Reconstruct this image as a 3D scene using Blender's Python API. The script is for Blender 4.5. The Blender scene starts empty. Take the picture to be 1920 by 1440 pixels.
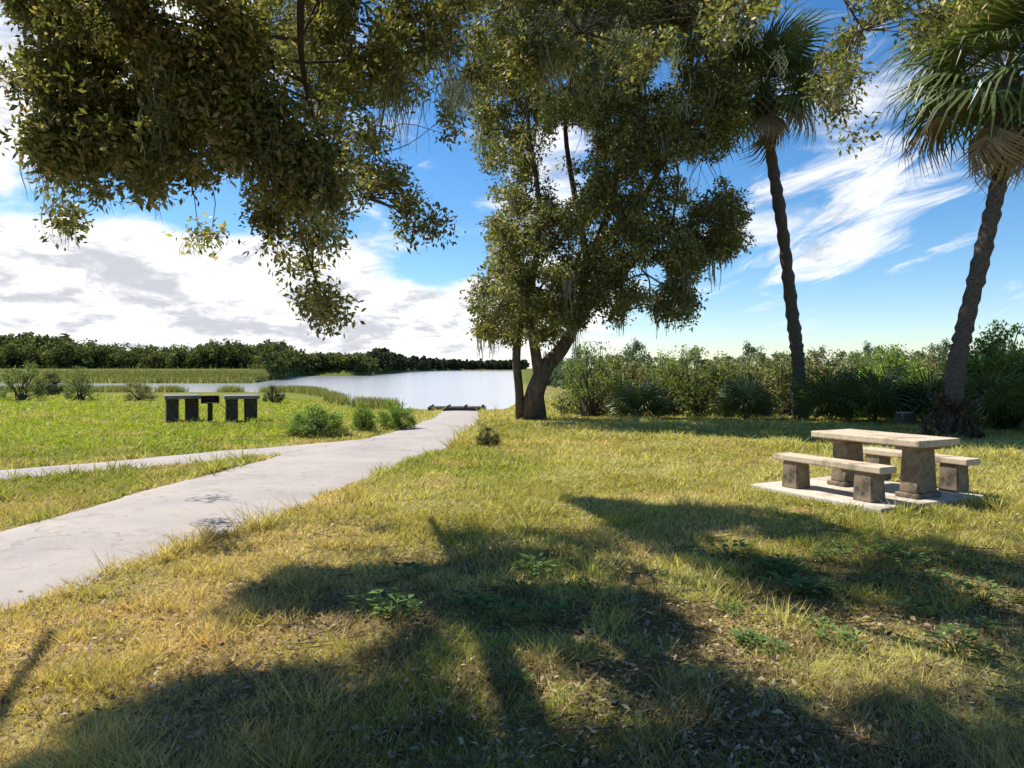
import bpy, bmesh, math, random
import numpy as np
from mathutils import Vector, Matrix

rng = np.random.default_rng(7)
random.seed(7)
R = math.radians
sc = bpy.context.scene
col = sc.collection

# ------------------------------------------------------------------ camera, sky, sun, exposure
F = 1371.0                      # focal length in pixels of a 1920 px wide picture
CX, HY = 960.0, 690.0
CAMH = 1.6
cam_d = bpy.data.cameras.new('camera')
cam = bpy.data.objects.new('camera', cam_d)
col.objects.link(cam)
cam.location = (0, 0, CAMH)
cam.rotation_euler = (R(90), 0, 0)
cam_d.sensor_width = 36
cam_d.lens = F / 1920 * 36
cam_d.shift_y = -30 / 1920
cam_d.clip_end = 6000
sc.camera = cam

SUN_EL = R(50)
SDX, SDY = 0.85, -0.53          # direction in which shadows fall on the ground
sun_az = math.atan2(-SDX, -SDY)
sd = bpy.data.lights.new('sun', 'SUN')
sd.energy = 4.6
sd.angle = R(0.45)
sd.color = (1.0, 0.94, 0.84)
sun = bpy.data.objects.new('sun', sd)
col.objects.link(sun)
ld = Vector((SDX * math.cos(SUN_EL), SDY * math.cos(SUN_EL), -math.sin(SUN_EL)))
sun.rotation_euler = ld.to_track_quat('-Z', 'Y').to_euler()
sun.location = (-20, 12, 30)

sc.view_settings.view_transform = 'Standard'
sc.view_settings.look = 'None'
sc.view_settings.exposure = 0.8
sc.view_settings.gamma = 1.0
sc.view_settings.use_curve_mapping = False
sc.cycles.max_bounces = 8
sc.cycles.transparent_max_bounces = 12
sc.cycles.use_denoising = True

world = bpy.data.worlds.new('World')
sc.world = world
world.use_nodes = True
nt = world.node_tree
nt.nodes.clear()


class NB:
    """small helper that writes shader math as nodes"""
    def __init__(s, nt): s.nt = nt
    def n(s, t, **k):
        nd = s.nt.nodes.new(t)
        for a, b in k.items(): setattr(nd, a, b)
        return nd
    def put(s, sock, v):
        if isinstance(v, (int, float)): sock.default_value = v
        elif isinstance(v, (tuple, list)): sock.default_value = v
        else: s.nt.links.new(v, sock)
    def m(s, op, a, b=0.0, c=0.0, clamp=False):
        nd = s.n('ShaderNodeMath', operation=op, use_clamp=clamp)
        s.put(nd.inputs[0], a); s.put(nd.inputs[1], b)
        s.put(nd.inputs[2], c)
        return nd.outputs[0]
    def noise(s, vec, scale, detail=4.0, rough=0.5, dist=0.0, out='Fac'):
        nd = s.n('ShaderNodeTexNoise')
        if vec is not None: s.nt.links.new(vec, nd.inputs['Vector'])
        nd.inputs['Scale'].default_value = scale
        nd.inputs['Detail'].default_value = detail
        nd.inputs['Roughness'].default_value = rough
        nd.inputs['Distortion'].default_value = dist
        return nd.outputs[out]
    def ramp(s, fac, stops, interp='LINEAR'):
        nd = s.n('ShaderNodeValToRGB')
        cr = nd.color_ramp
        cr.interpolation = interp
        while len(cr.elements) < len(stops): cr.elements.new(0.5)
        for e, (p, c) in zip(cr.elements, stops):
            e.position = p
            e.color = tuple(c) + (1,) if len(c) == 3 else c
        s.put(nd.inputs[0], fac)
        return nd.outputs[0]
    def mix(s, fac, a, b, blend='MIX'):
        nd = s.n('ShaderNodeMix', data_type='RGBA', blend_type=blend)
        s.put(nd.inputs[0], fac)
        s.put(nd.inputs[6], a if not isinstance(a, tuple) else a + (1,))
        s.put(nd.inputs[7], b if not isinstance(b, tuple) else b + (1,))
        return nd.outputs[2]
    def smooth(s, x, lo, hi):
        nd = s.n('ShaderNodeMapRange', interpolation_type='SMOOTHSTEP')
        s.put(nd.inputs[0], x)
        nd.inputs[1].default_value = lo; nd.inputs[2].default_value = hi
        return nd.outputs[0]


w = NB(nt)
sky = w.n('ShaderNodeTexSky', sky_type='NISHITA')
sky.sun_disc = False
sky.sun_elevation = SUN_EL
sky.sun_rotation = sun_az
sky.air_density = 0.9
sky.dust_density = 0.15
sky.ozone_density = 3.0
skyc = w.n('ShaderNodeHueSaturation')
skyc.inputs['Saturation'].default_value = 1.28
skyc.inputs['Value'].default_value = 1.0
nt.links.new(sky.outputs[0], skyc.inputs['Color'])
tc = w.n('ShaderNodeTexCoord')
sep = w.n('ShaderNodeSeparateXYZ')
nt.links.new(tc.outputs['Generated'], sep.inputs[0])
x, y, z = sep.outputs
az = w.m('ARCTAN2', x, y)
el = w.m('ARCSINE', z)
zz = w.m('ADD', w.m('MAXIMUM', z, 0.0), 0.30)
cmb = w.n('ShaderNodeCombineXYZ')
nt.links.new(w.m('DIVIDE', x, zz), cmb.inputs[0])
nt.links.new(w.m('DIVIDE', y, zz), cmb.inputs[1])
nt.links.new(w.m('MULTIPLY', z, 3.0), cmb.inputs[2])
vec = cmb.outputs[0]
n1 = w.noise(vec, 2.1, 10, 0.60, 0.25)
# cloud banks of this sky: (px, py, half width, half height, strength)
BANKS = [(250, 530, 620, 120, .42), (60, 240, 150, 160, .30), (720, 620, 300, 80, .30), (430, 130, 200, 150, .2),
         (1000, 300, 140, 90, .12), (1720, 425, 40, 20, .14), (1300, 640, 260, 50, .12), (1700, 140, 160, 60, .12), 
         (385, 390, 95, 60, -.30), (60, 385, 90, 28, -.24), (830, 500, 100, 36, -.30), (870, 300, 90, 80, -.16),
         (1600, 560, 330, 80, -.22), (1780, 400, 80, 200, -.16)]
cov = None
for (px, py, sx, sy, a) in BANKS:
    t = (px - CX) / F
    ba, be = math.atan(t), math.atan((HY - py) / F / math.sqrt(1 + t * t))
    ax = w.m('DIVIDE', w.m('SUBTRACT', az, ba), sx / F)
    ay = w.m('DIVIDE', w.m('SUBTRACT', el, be), sy / F)
    e = w.m('EXPONENT', w.m('MULTIPLY', w.m('ADD', w.m('MULTIPLY', ax, ax), w.m('MULTIPLY', ay, ay)), -1.0))
    g = w.m('MULTIPLY', e, a)
    cov = g if cov is None else w.m('ADD', cov, g)
dens = w.m('ADD', n1, cov)
mask = w.smooth(dens, 0.56, 0.74)
# thin wind drawn wisps, running up to the right
cw = w.n('ShaderNodeCombineXYZ')
nt.links.new(w.m('ADD', w.m('MULTIPLY', az, 4.0), w.m('MULTIPLY', el, 2.2)), cw.inputs[0])
nt.links.new(w.m('SUBTRACT', w.m('MULTIPLY', el, 17.0), w.m('MULTIPLY', az, 6.5)), cw.inputs[1])
nw = w.noise(cw.outputs[0], 1.5, 9, 0.66, 0.6)
wz = None
for (px, py, sx, sy, a) in [(1520, 400, 230, 90, .17), (1660, 340, 150, 60, .14), (1250, 560, 260, 90, .1), (1700, 150, 260, 110, .14), (1560, 480, 220, 40, .12)]:
    t = (px - CX) / F
    ba, be = math.atan(t), math.atan((HY - py) / F / math.sqrt(1 + t * t))
    ax = w.m('DIVIDE', w.m('SUBTRACT', az, ba), sx / F)
    ay = w.m('DIVIDE', w.m('SUBTRACT', el, be), sy / F)
    g = w.m('MULTIPLY', w.m('EXPONENT', w.m('MULTIPLY', w.m('ADD', w.m('MULTIPLY', ax, ax), w.m('MULTIPLY', ay, ay)), -1.0)), a)
    wz = g if wz is None else w.m('ADD', wz, g)
wisp = w.m('MULTIPLY', w.smooth(w.m('ADD', nw, wz), 0.61, 0.84), 0.9)
mask = w.m('MAXIMUM', mask, wisp)
n2 = w.noise(vec, 4.2, 9, 0.62, 0.2)
shade = w.smooth(w.m('ADD', n2, w.m('MULTIPLY', w.m('SUBTRACT', dens, .7), -.25)), 0.34, 0.58)
cc = w.ramp(shade, [(0, (.58, .60, .65)), (.4, (.88, .89, .91)), (1, (1.05, 1.04, 1.02))])
bg1 = w.n('ShaderNodeBackground'); bg1.inputs[1].default_value = 0.09
nt.links.new(skyc.outputs[0], bg1.inputs[0])
bg2 = w.n('ShaderNodeBackground'); bg2.inputs[1].default_value = 0.66
nt.links.new(cc, bg2.inputs[0])
mx = w.n('ShaderNodeMixShader')
nt.links.new(mask, mx.inputs[0]); nt.links.new(bg1.outputs[0], mx.inputs[1]); nt.links.new(bg2.outputs[0], mx.inputs[2])
wo = w.n('ShaderNodeOutputWorld')
nt.links.new(mx.outputs[0], wo.inputs[0])


# ------------------------------------------------------------------ helpers
def tag(o, label=None, cat=None, group=None, kind=None):
    if label: o['label'] = label
    if cat: o['category'] = cat
    if group: o['group'] = group
    if kind: o['kind'] = kind
    return o


def link(name, data, parent=None, loc=None):
    o = bpy.data.objects.new(name, data)
    col.objects.link(o)
    if parent is not None: o.parent = parent
    if loc is not None: o.location = loc
    return o


def empty(name, loc, rz=0):
    o = link(name, None, loc=loc)
    o.rotation_euler = (0, 0, rz)
    return o


def copy_tree(o, parent=None):
    c = o.copy()
    col.objects.link(c)
    if parent is not None: c.parent = parent
    for ch in list(o.children): copy_tree(ch, c)
    return c


def np_mesh(name, v, f, mat=None, tint=None, smooth=False):
    """v (n,3); f (m,3) or (m,4); tint (m,3) colours per face"""
    v = np.asarray(v, dtype=np.float32); f = np.asarray(f, dtype=np.int32)
    me = bpy.data.meshes.new(name)
    k = f.shape[1]
    me.vertices.add(len(v)); me.vertices.foreach_set('co', v.ravel())
    me.loops.add(f.size); me.loops.foreach_set('vertex_index', f.ravel())
    me.polygons.add(len(f))
    me.polygons.foreach_set('loop_start', np.arange(0, f.size, k, dtype=np.int32))
    me.polygons.foreach_set('loop_total', np.full(len(f), k, dtype=np.int32))
    if smooth: me.polygons.foreach_set('use_smooth', np.ones(len(f), dtype=bool))
    me.update(calc_edges=True)
    if tint is not None:
        at = me.attributes.new('tint', 'FLOAT_COLOR', 'FACE')
        t4 = np.ones((len(f), 4), dtype=np.float32); t4[:, :3] = tint
        at.data.foreach_set('color', t4.ravel())
    if mat: me.materials.append(mat)
    return me


def _hash(ix, iy, iz, seed):
    h = (ix * 374761393 + iy * 668265263 + iz * 2147483647 + seed * 144269) & 0xFFFFFFFF
    h = ((h ^ (h >> 13)) * 1274126177) & 0xFFFFFFFF
    h = ((h ^ (h >> 16)) * 2246822519) & 0xFFFFFFFF
    return ((h ^ (h >> 15)) & 0xFFFFFF) / float(0xFFFFFF)


def vnoise(x, y, z=0.0, seed=0):
    x, y, z = np.broadcast_arrays(np.asarray(x, float), np.asarray(y, float), np.asarray(z, float))
    ix, iy, iz = np.floor(x).astype(np.int64), np.floor(y).astype(np.int64), np.floor(z).astype(np.int64)
    fx, fy, fz = x - ix, y - iy, z - iz
    fx, fy, fz = [t * t * (3 - 2 * t) for t in (fx, fy, fz)]
    r = 0
    for dx in (0, 1):
        for dy in (0, 1):
            for dz in (0, 1):
                wgt = (fx if dx else 1 - fx) * (fy if dy else 1 - fy) * (fz if dz else 1 - fz)
                r = r + wgt * _hash(ix + dx, iy + dy, iz + dz, seed)
    return r


def fbm(x, y, z=0.0, seed=0, octs=4):
    r, a, s, t = 0, 1.0, 1.0, 0
    for o in range(octs):
        r = r + a * vnoise(np.asarray(x) * s, np.asarray(y) * s, np.asarray(z) * s, seed + o * 17)
        t += a; a *= .5; s *= 2.03
    return r / t


def sstep(x, a, b):
    t = np.clip((np.asarray(x, float) - a) / (b - a), 0, 1)
    return t * t * (3 - 2 * t)


def in_poly(px, py, poly):
    px = np.asarray(px, float); py = np.asarray(py, float)
    r = np.zeros(px.shape, bool)
    n = len(poly)
    j = n - 1
    for i in range(n):
        xi, yi = poly[i]; xj, yj = poly[j]
        c = ((yi > py) != (yj > py)) & (px < (xj - xi) * (py - yi) / ((yj - yi) + 1e-12) + xi)
        r ^= c
        j = i
    return r


# ------------------------------------------------------------------ terrain
WATER = -1.2


def shore(x): return 48 + 37 * sstep(-np.asarray(x, float), 7, 26) + 2.0 * (fbm(np.asarray(x) * .22, 3.1, seed=5) - .5)


def far_shore(r):
    r = np.asarray(r, float)
    return 140 + 120 * sstep(r, -.36, -.28) + 560 * sstep(r, -.22, -.06)


def ground_z(x, y):
    x = np.asarray(x, float); y = np.asarray(y, float)
    yy = np.maximum(y, 1)
    r = x / yy
    S = shore(x)
    z = WATER * np.clip((y - 21) / (S - 21), 0, 1) ** 1.15
    z = z - 1.6 * sstep(y, S, S + 10)
    z = z + (2.8 + 1.4) * sstep(y, far_shore(r) - 12, far_shore(r) + 10)
    rr = sstep(r, -.012, .02) * sstep(y, 21, 60)
    z = z * (1 - rr) + (-0.3 * sstep(y, 20, 60)) * rr
    micro = (fbm(x * 1.3, y * 1.3, seed=9, octs=3) - .5) * .05 * sstep(-y, -30, -18)
    return z + micro * (y < 30)


def at(px, py):
    """point of the terrain that the picture shows at px, py"""
    t = (px - CX) / F; s = (HY - py) / F
    y = 1.5
    while y < 900:
        zz = CAMH + s * y
        if zz <= float(ground_z(t * y, y)): break
        y += 0.02 if y < 30 else .1
    return (t * y, y, float(ground_z(t * y, y)))


def proj(P):
    P = np.asarray(P, float)
    y = np.where(P[:, 1] > .3, P[:, 1], .3)
    return CX + P[:, 0] / y * F, HY - (P[:, 2] - CAMH) / y * F, P[:, 1] > .3


# path outlines in world metres (left edge, right edge), running from behind the camera to the lake
MAIN_L = [(-9.0, -3.0), (-7.2, 1.0), (-5.9, 4.0), (-4.96, 7.1), (-4.8, 9.3), (-4.45, 11.4), (-4.28, 12.8), (-4.15, 14.4), (-3.3, 16.6), (-2.75, 19.9), (-2.75, 24.9), (-3.4, 34), (-4.6, 47), (-4.9, 52)]
MAIN_R = [(-6.4, -4.0), (-4.7, 0.0), (-3.75, 3.0), (-3.34, 4.8), (-3.12, 5.6), (-2.74, 7.0), (-2.4, 9.1), (-1.87, 12.2), (-1.3, 14.8), (-1.0, 19.9), (-1.05, 24.9), (-1.4, 34), (-2.0, 47), (-2.1, 52)]
SIDE_L = [(-30, -4), (-14, 6.2), (-7.9, 11.4), (-4.8, 14.9), (-2.9, 16.9)]
SIDE_R = [(-30, -5.6), (-14, 5.0), (-7.4, 10.3), (-4.75, 12.9), (-2.8, 15.0)]
MAIN_P = MAIN_L + MAIN_R[::-1]
SIDE_P = SIDE_L + SIDE_R[::-1]


def on_path(x, y, grow=0.0):
    j = (fbm(np.asarray(x) * 2.2, np.asarray(y) * 2.2, seed=31, octs=3) - .5) * .5
    return in_poly(x + j, y + j * .3, MAIN_P) | in_poly(x + j, y, SIDE_P)


# slab under the picnic table: axis directions of the concrete set
AX = np.array([.45, -.9]); AX = AX / np.linalg.norm(AX)
PX = np.array([-AX[1], AX[0]])
TBL = np.array([4.62, 9.35])


def on_slab(x, y):
    dx, dy = np.asarray(x) - TBL[0] + .1, np.asarray(y) - TBL[1]
    u = dx * AX[0] + dy * AX[1]; v = dx * PX[0] + dy * PX[1]
    return (np.abs(u) < .97) & (np.abs(v + .06) < .94)


def turf_colour(x, y):
    """natural colour of the turf (dry, green, lush by the lake) over the park, linear albedo"""
    x = np.asarray(x, float); y = np.asarray(y, float)
    n = fbm(x * .8, y * .8, seed=3)[..., None]
    n2 = fbm(x * 3.1, y * 3.1, seed=4)[..., None]
    green = np.array([.16, .19, .018]); olive = np.array([.29, .265, .07]); straw = np.array([.50, .37, .18])
    lime = np.array([.22, .27, .012]); pale = np.array([.38, .35, .135])
    c = olive * (1 - sstep(n, .35, .62)) + pale * sstep(n, .35, .62)
    def blend(c, k, wgt): return c * (1 - wgt) + k * wgt
    dry = sstep(-(x + .15 * y), -.9, 1.3) * sstep(-y, -12.5, -8.5)
    c = blend(c, straw, (dry[..., None] * (.45 + .55 * sstep(n2, .3, .6))).clip(0, 1))
    g1 = np.exp(-(((x + .9) / 1.3) ** 2 + ((y - 11.8) / 2.1) ** 2))
    c = blend(c, green * 1.25, (g1[..., None] * .9 * (.5 + .5 * sstep(n2, .3, .6))).clip(0, 1))
    far_l = sstep(-(x + 4.9), -.3, .6) * sstep(y, 12, 15)
    c = blend(c, lime, far_l[..., None] * .85)
    wedge = sstep(-(x + 4.4), 0, .5) * sstep(-y, -15, -14) * sstep(y, 6, 8)
    c = blend(c, green, wedge[..., None] * .75)
    c = blend(c, green, sstep(fbm(x * .5, y * .5, seed=44), .52, .68)[..., None] * .35 * sstep(-y, -30, -20)[..., None])
    c = blend(c, straw * .9, sstep(fbm(x * .9, y * .9, seed=45), .58, .7)[..., None] * .55)
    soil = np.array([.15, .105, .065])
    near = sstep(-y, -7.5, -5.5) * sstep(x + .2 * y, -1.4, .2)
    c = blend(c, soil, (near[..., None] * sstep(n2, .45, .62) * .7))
    return c * (.8 + .4 * fbm(x * 7, y * 7, seed=6)[..., None])


# ------------------------------------------------------------------ materials
def principled(name, rough=.8, spec=.3):
    m = bpy.data.materials.new(name); m.use_nodes = True
    b = m.node_tree.nodes['Principled BSDF']
    b.inputs['Roughness'].default_value = rough
    b.inputs['Specular IOR Level'].default_value = spec
    return m, NB(m.node_tree), b


def tint_leaf(name, transl=.35, rough=.5, spec=.35, gain=1.0):
    m, k, b = principled(name, rough, spec)
    a = k.n('ShaderNodeAttribute', attribute_name='tint')
    colr = a.outputs['Color']
    if gain != 1.0: colr = k.mix(1.0, colr, (gain, gain, gain), 'MULTIPLY')
    k.nt.links.new(colr, b.inputs['Base Color'])
    tr = k.n('ShaderNodeBsdfTranslucent')
    k.nt.links.new(k.mix(1.0, colr, (1.2, 1.25, .6), 'MULTIPLY'), tr.inputs[0])
    ms = k.n('ShaderNodeMixShader'); ms.inputs[0].default_value = transl
    out = k.nt.nodes['Material Output']
    k.nt.links.new(b.outputs[0], ms.inputs[1]); k.nt.links.new(tr.outputs[0], ms.inputs[2])
    k.nt.links.new(ms.outputs[0], out.inputs[0])
    return m


M = {}
M['leaf'] = tint_leaf('leaf', .42)
M['woods'] = tint_leaf('woods_leaf', .35, .9, .05)
M['grass'] = tint_leaf('grass_blades', .35, .6, .2, 1.3)
M['litter'] = tint_leaf('dry_leaves', .1, .7, .2)
M['moss'] = tint_leaf('moss_strands', .3, .9, .1)
M['frond'] = tint_leaf('palm_frond', .2, .45, .4)


def bump(k, b, fac, strength=.5, dist=.02):
    bp = k.n('ShaderNodeBump'); bp.inputs['Strength'].default_value = strength; bp.inputs['Distance'].default_value = dist
    k.nt.links.new(fac, bp.inputs['Height']); k.nt.links.new(bp.outputs[0], b.inputs['Normal'])


def make_ground_mat():
    m, k, b = principled('turf_soil', .95, .1)
    a = k.n('ShaderNodeAttribute', attribute_name='tint')
    g = k.n('ShaderNodeNewGeometry')
    f1 = k.noise(g.outputs['Position'], 22, 6, .65)
    f2 = k.noise(g.outputs['Position'], 1.7, 6, .6)
    c = k.mix(k.smooth(f1, .35, .7), k.mix(1.0, a.outputs['Color'], (.55, .52, .5), 'MULTIPLY'), k.mix(1.0, a.outputs['Color'], (1.2, 1.15, 1.1), 'MULTIPLY'))
    c = k.mix(k.smooth(f2, .52, .7), c, k.mix(1.0, c, (1.15, .95, .8), 'MULTIPLY'))
    k.nt.links.new(c, b.inputs['Base Color'])
    bump(k, b, f1, .8, .03)
    return m


def noise_mat(name, c1, c2, scale, rough=.85, bs=.4, bd=.01, spec=.25, stains=None, stretch=None, detail=7):
    m, k, b = principled(name, rough, spec)
    t = k.n('ShaderNodeTexCoord')
    v = t.outputs['Object']
    if stretch:
        mp = k.n('ShaderNodeMapping'); mp.inputs['Scale'].default_value = stretch
        k.nt.links.new(v, mp.inputs[0]); v = mp.outputs[0]
    f = k.noise(v, scale, detail, .65)
    c = k.ramp(f, [(.3, c1), (.7, c2)])
    if stains:
        s = k.smooth(k.noise(v, scale * .22, 5, .7), .5, .66)
        c = k.mix(s, c, stains)
    k.nt.links.new(c, b.inputs['Base Color'])
    bump(k, b, f, bs, bd)
    return m


M['ground'] = make_ground_mat()
M['path'] = None
M['concrete'] = noise_mat('worn_concrete', (.46, .36, .25), (.62, .51, .37), 14, .85, .35, .006, stains=(.30, .24, .18))
M['concrete_dark'] = noise_mat('shaded_concrete', (.15, .11, .07), (.32, .25, .17), 10, .9, .4, .008, stains=(.06, .05, .04))  # pedestal concrete: shade of the side facing the camera put into the colour
M['slab'] = noise_mat('slab_concrete', (.42, .38, .31), (.6, .55, .46), 6, .9, .4, .006, stains=(.3, .25, .18))
M['bark'] = noise_mat('oak_bark', (.045, .036, .028), (.16, .13, .105), 9, .95, 1.0, .05, .1, stretch=(1, 1, .35))
M['twig'] = noise_mat('twig_bark', (.06, .05, .04), (.15, .125, .10), 20, .95, .4, .01, .1)
M['palm_bark'] = noise_mat('palm_bark', (.045, .038, .03), (.20, .17, .14), 14, .95, 1.0, .04, .1, stretch=(1, 1, 2.6))
M['metal_dark'] = noise_mat('rusty_metal', (.02, .016, .013), (.07, .045, .03), 30, .7, .2, .003)
M['timber_dark'] = noise_mat('dock_timber', (.03, .026, .022), (.09, .08, .07), 8, .85, .3, .01, stretch=(.3, 3, 3))
M['grey_top'] = noise_mat('grey_tabletop', (.13, .12, .105), (.24, .22, .2), 9, .85, .3, .006)
M['dark_block'] = noise_mat('dark_block', (.03, .026, .02), (.09, .078, .06), 12, .9, .3, .006)
M['stump'] = noise_mat('cut_wood', (.32, .24, .15), (.5, .4, .27), 10, .85, .3, .01)


def make_path_mat():
    m, k, b = principled('path_surface', .9, .2)
    g = k.n('ShaderNodeNewGeometry')
    p = g.outputs['Position']
    f = k.noise(p, 60, 5, .7); f2 = k.noise(p, .9, 6, .6); f3 = k.noise(p, 5, 6, .65)
    c = k.ramp(f2, [(.3, (.33, .295, .285)), (.55, (.40, .355, .33)), (.75, (.44, .385, .32))])
    c = k.mix(k.smooth(f3, .55, .75), c, (.27, .23, .18))
    c = k.mix(k.m('MULTIPLY', k.smooth(f, .45, .7), .45), c, (.20, .185, .18))
    f4 = k.noise(p, 1.9, 9, .72, 1.2)
    c = k.mix(k.m('MULTIPLY', k.smooth(f4, .54, .66), .35), c, (.22, .18, .13))
    vo = k.n('ShaderNodeTexVoronoi', feature='DISTANCE_TO_EDGE')
    vo.inputs['Scale'].default_value = .33
    ad = k.n('ShaderNodeVectorMath', operation='ADD')
    nz = k.noise(p, 3.0, 6, .7, 0, 'Color')
    k.nt.links.new(p, ad.inputs[0]); k.nt.links.new(nz, ad.inputs[1]); k.nt.links.new(ad.outputs[0], vo.inputs['Vector'])
    cr = k.m('ADD', k.m('MULTIPLY', k.smooth(vo.outputs['Distance'], .002, .009), .45), .55)
    c = k.mix(cr, (.13, .11, .09), c)
    k.nt.links.new(c, b.inputs['Base Color'])
    bump(k, b, k.m('MULTIPLY', f, cr), .6, .008)
    return m


M['path'] = make_path_mat()


def make_water_mat():
    m, k, b = principled('lake_water', .12, .5)
    b.inputs['Base Color'].default_value = (.34, .35, .37, 1)
    b.inputs['Roughness'].default_value = .16
    g = k.n('ShaderNodeNewGeometry')
    mp = k.n('ShaderNodeMapping'); mp.inputs['Scale'].default_value = (.5, 1.6, 1)
    k.nt.links.new(g.outputs['Position'], mp.inputs[0])
    f = k.noise(mp.outputs[0], 1.2, 5, .6)
    bump(k, b, f, .22, .05)
    return m


M['water'] = make_water_mat()

# ------------------------------------------------------------------ ground, water, paths
def axis(lo, hi, c, s, n):
    t = np.linspace(math.asinh((lo - c) / s), math.asinh((hi - c) / s), n)
    return c + s * np.sinh(t)


def grid_mesh(name, xs, ys, zf, mat, colf=None):
    X, Y = np.meshgrid(xs, ys)
    Z = zf(X, Y)
    v = np.stack([X, Y, Z], -1).reshape(-1, 3)
    nx, ny = len(xs), len(ys)
    i = np.arange(ny - 1)[:, None] * nx + np.arange(nx - 1)[None, :]
    f = np.stack([i, i + 1, i + nx + 1, i + nx], -1).reshape(-1, 4)
    tint = None
    if colf is not None:
        cxy = v[f].mean(1)
        tint = colf(cxy[:, 0], cxy[:, 1])
    return np_mesh(name, v, f, mat, tint, True)


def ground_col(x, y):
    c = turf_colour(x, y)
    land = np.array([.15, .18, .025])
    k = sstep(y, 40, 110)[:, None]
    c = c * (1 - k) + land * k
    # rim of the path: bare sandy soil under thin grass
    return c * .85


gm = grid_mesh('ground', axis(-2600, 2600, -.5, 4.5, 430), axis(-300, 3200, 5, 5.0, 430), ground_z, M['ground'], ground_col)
tag(link('ground', gm), 'dry park lawn sloping gently down to the lake', kind='structure')

wm = grid_mesh('lake', axis(-2600, 2600, 0, 60, 30), axis(30, 3100, 60, 60, 30), lambda X, Y: X * 0 + WATER, M['water'])
tag(link('lake', wm), 'pale calm lake beyond the lawn', kind='structure')


def strip(name, L, Rr, lift, mat):
    L = np.array(L, float); Rr = np.array(Rr, float)
    def dense(P, n):
        s = np.r_[0, np.cumsum(np.linalg.norm(np.diff(P, axis=0), axis=1))]
        t = np.linspace(0, s[-1], n)
        # smooth with a Catmull like filter
        q = np.stack([np.interp(t, s, P[:, 0]), np.interp(t, s, P[:, 1])], -1)
        kern = np.hanning(9); kern /= kern.sum()
        for a in (0, 1):
            pad = np.r_[[q[0, a]] * 4, q[:, a], [q[-1, a]] * 4]
            q[:, a] = np.convolve(pad, kern, 'valid')
        return q
    n = 160
    # parametrise both edges by the y of matching control points
    l = []; r = []
    for i in range(len(L) - 1):
        for t in np.linspace(0, 1, 12, endpoint=(i == len(L) - 2)):
            l.append(L[i] * (1 - t) + L[i + 1] * t); r.append(Rr[i] * (1 - t) + Rr[i + 1] * t)
    l = np.array(l); r = np.array(r)
    kern = np.hanning(13); kern /= kern.sum()
    for q in (l, r):
        for a in (0, 1):
            pad = np.r_[[q[0, a]] * 6, q[:, a], [q[-1, a]] * 6]
            q[:, a] = np.convolve(pad, kern, 'valid')
    m = 18
    T = np.linspace(-.12, 1.12, m)
    P = l[:, None, :] * (1 - T)[None, :, None] + r[:, None, :] * T[None, :, None]
    edge = (np.abs(T - .5) > .5)
    j = (fbm(P[..., 0] * 2.5, P[..., 1] * 2.5, seed=77) - .5) * .2
    P[..., 0] += j * edge[None, :]
    # crowned centre, edges tucked below the turf
    Z = ground_z(P[..., 0], P[..., 1]) + lift + .035 * (1 - (np.abs(T - .5) * 2) ** 2)[None, :] - .02 * (np.abs(T - .5) > .5)[None, :]
    v = np.concatenate([P, Z[..., None]], -1).reshape(-1, 3)
    k = len(l)
    i = np.arange(k - 1)[:, None] * m + np.arange(m - 1)[None, :]
    f = np.stack([i, i + 1, i + m + 1, i + m], -1).reshape(-1, 4)
    return np_mesh(name, v, f, mat, None, True)


tag(link('path', strip('path', MAIN_L, MAIN_R, .008, M['path'])), 'wide pale path curving from the lower left down to the lake', kind='structure')
tag(link('side_path', strip('side_path', SIDE_L, SIDE_R, .004, M['path'])), 'narrow pale footpath joining the wide path from the left', kind='structure')


# ------------------------------------------------------------------ box / tube builders
def bm_box(bm, size, loc=(0, 0, 0), rz=0, bev=.012, taper=1.0, segs=1):
    g = bmesh.ops.create_cube(bm, size=1)
    vs = g['verts']
    for v in vs:
        k = taper if v.co.z < 0 else 1.0
        v.co = Vector((v.co.x * size[0] * k, v.co.y * size[1] * k, v.co.z * size[2]))
    if bev:
        es = list({e for v in vs for e in v.link_edges})
        r = bmesh.ops.bevel(bm, geom=es, offset=bev, segments=segs, affect='EDGES', profile=.5)
        vs = list({v for v in r['verts']} | {v for v in vs if v.is_valid})
    mt = Matrix.Translation(loc) @ Matrix.Rotation(rz, 4, 'Z')
    bmesh.ops.transform(bm, matrix=mt, verts=vs)


def from_bm(name, bm, mat):
    me = bpy.data.meshes.new(name); bm.to_mesh(me); bm.free()
    me.materials.append(mat)
    return me


def box_part(name, parent, size, loc, mat, rz=0, bev=.012, rough=0.0, cuts=0):
    bm = bmesh.new()
    bm_box(bm, size, (0, 0, 0), 0, bev, 1.0, 2)
    if cuts:
        bmesh.ops.subdivide_edges(bm, edges=bm.edges[:], cuts=cuts, use_grid_fill=True)
    if rough:
        for v in bm.verts:
            n = fbm(v.co.x * 9 + loc[0] * 3, v.co.y * 9 + loc[1], v.co.z * 9, seed=2, octs=3) - .5
            v.co += v.co.normalized() * float(n) * rough
    o = link(name, from_bm(name, bm, mat), parent)
    o.location = loc; o.rotation_euler = (0, 0, rz)
    return o


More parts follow.
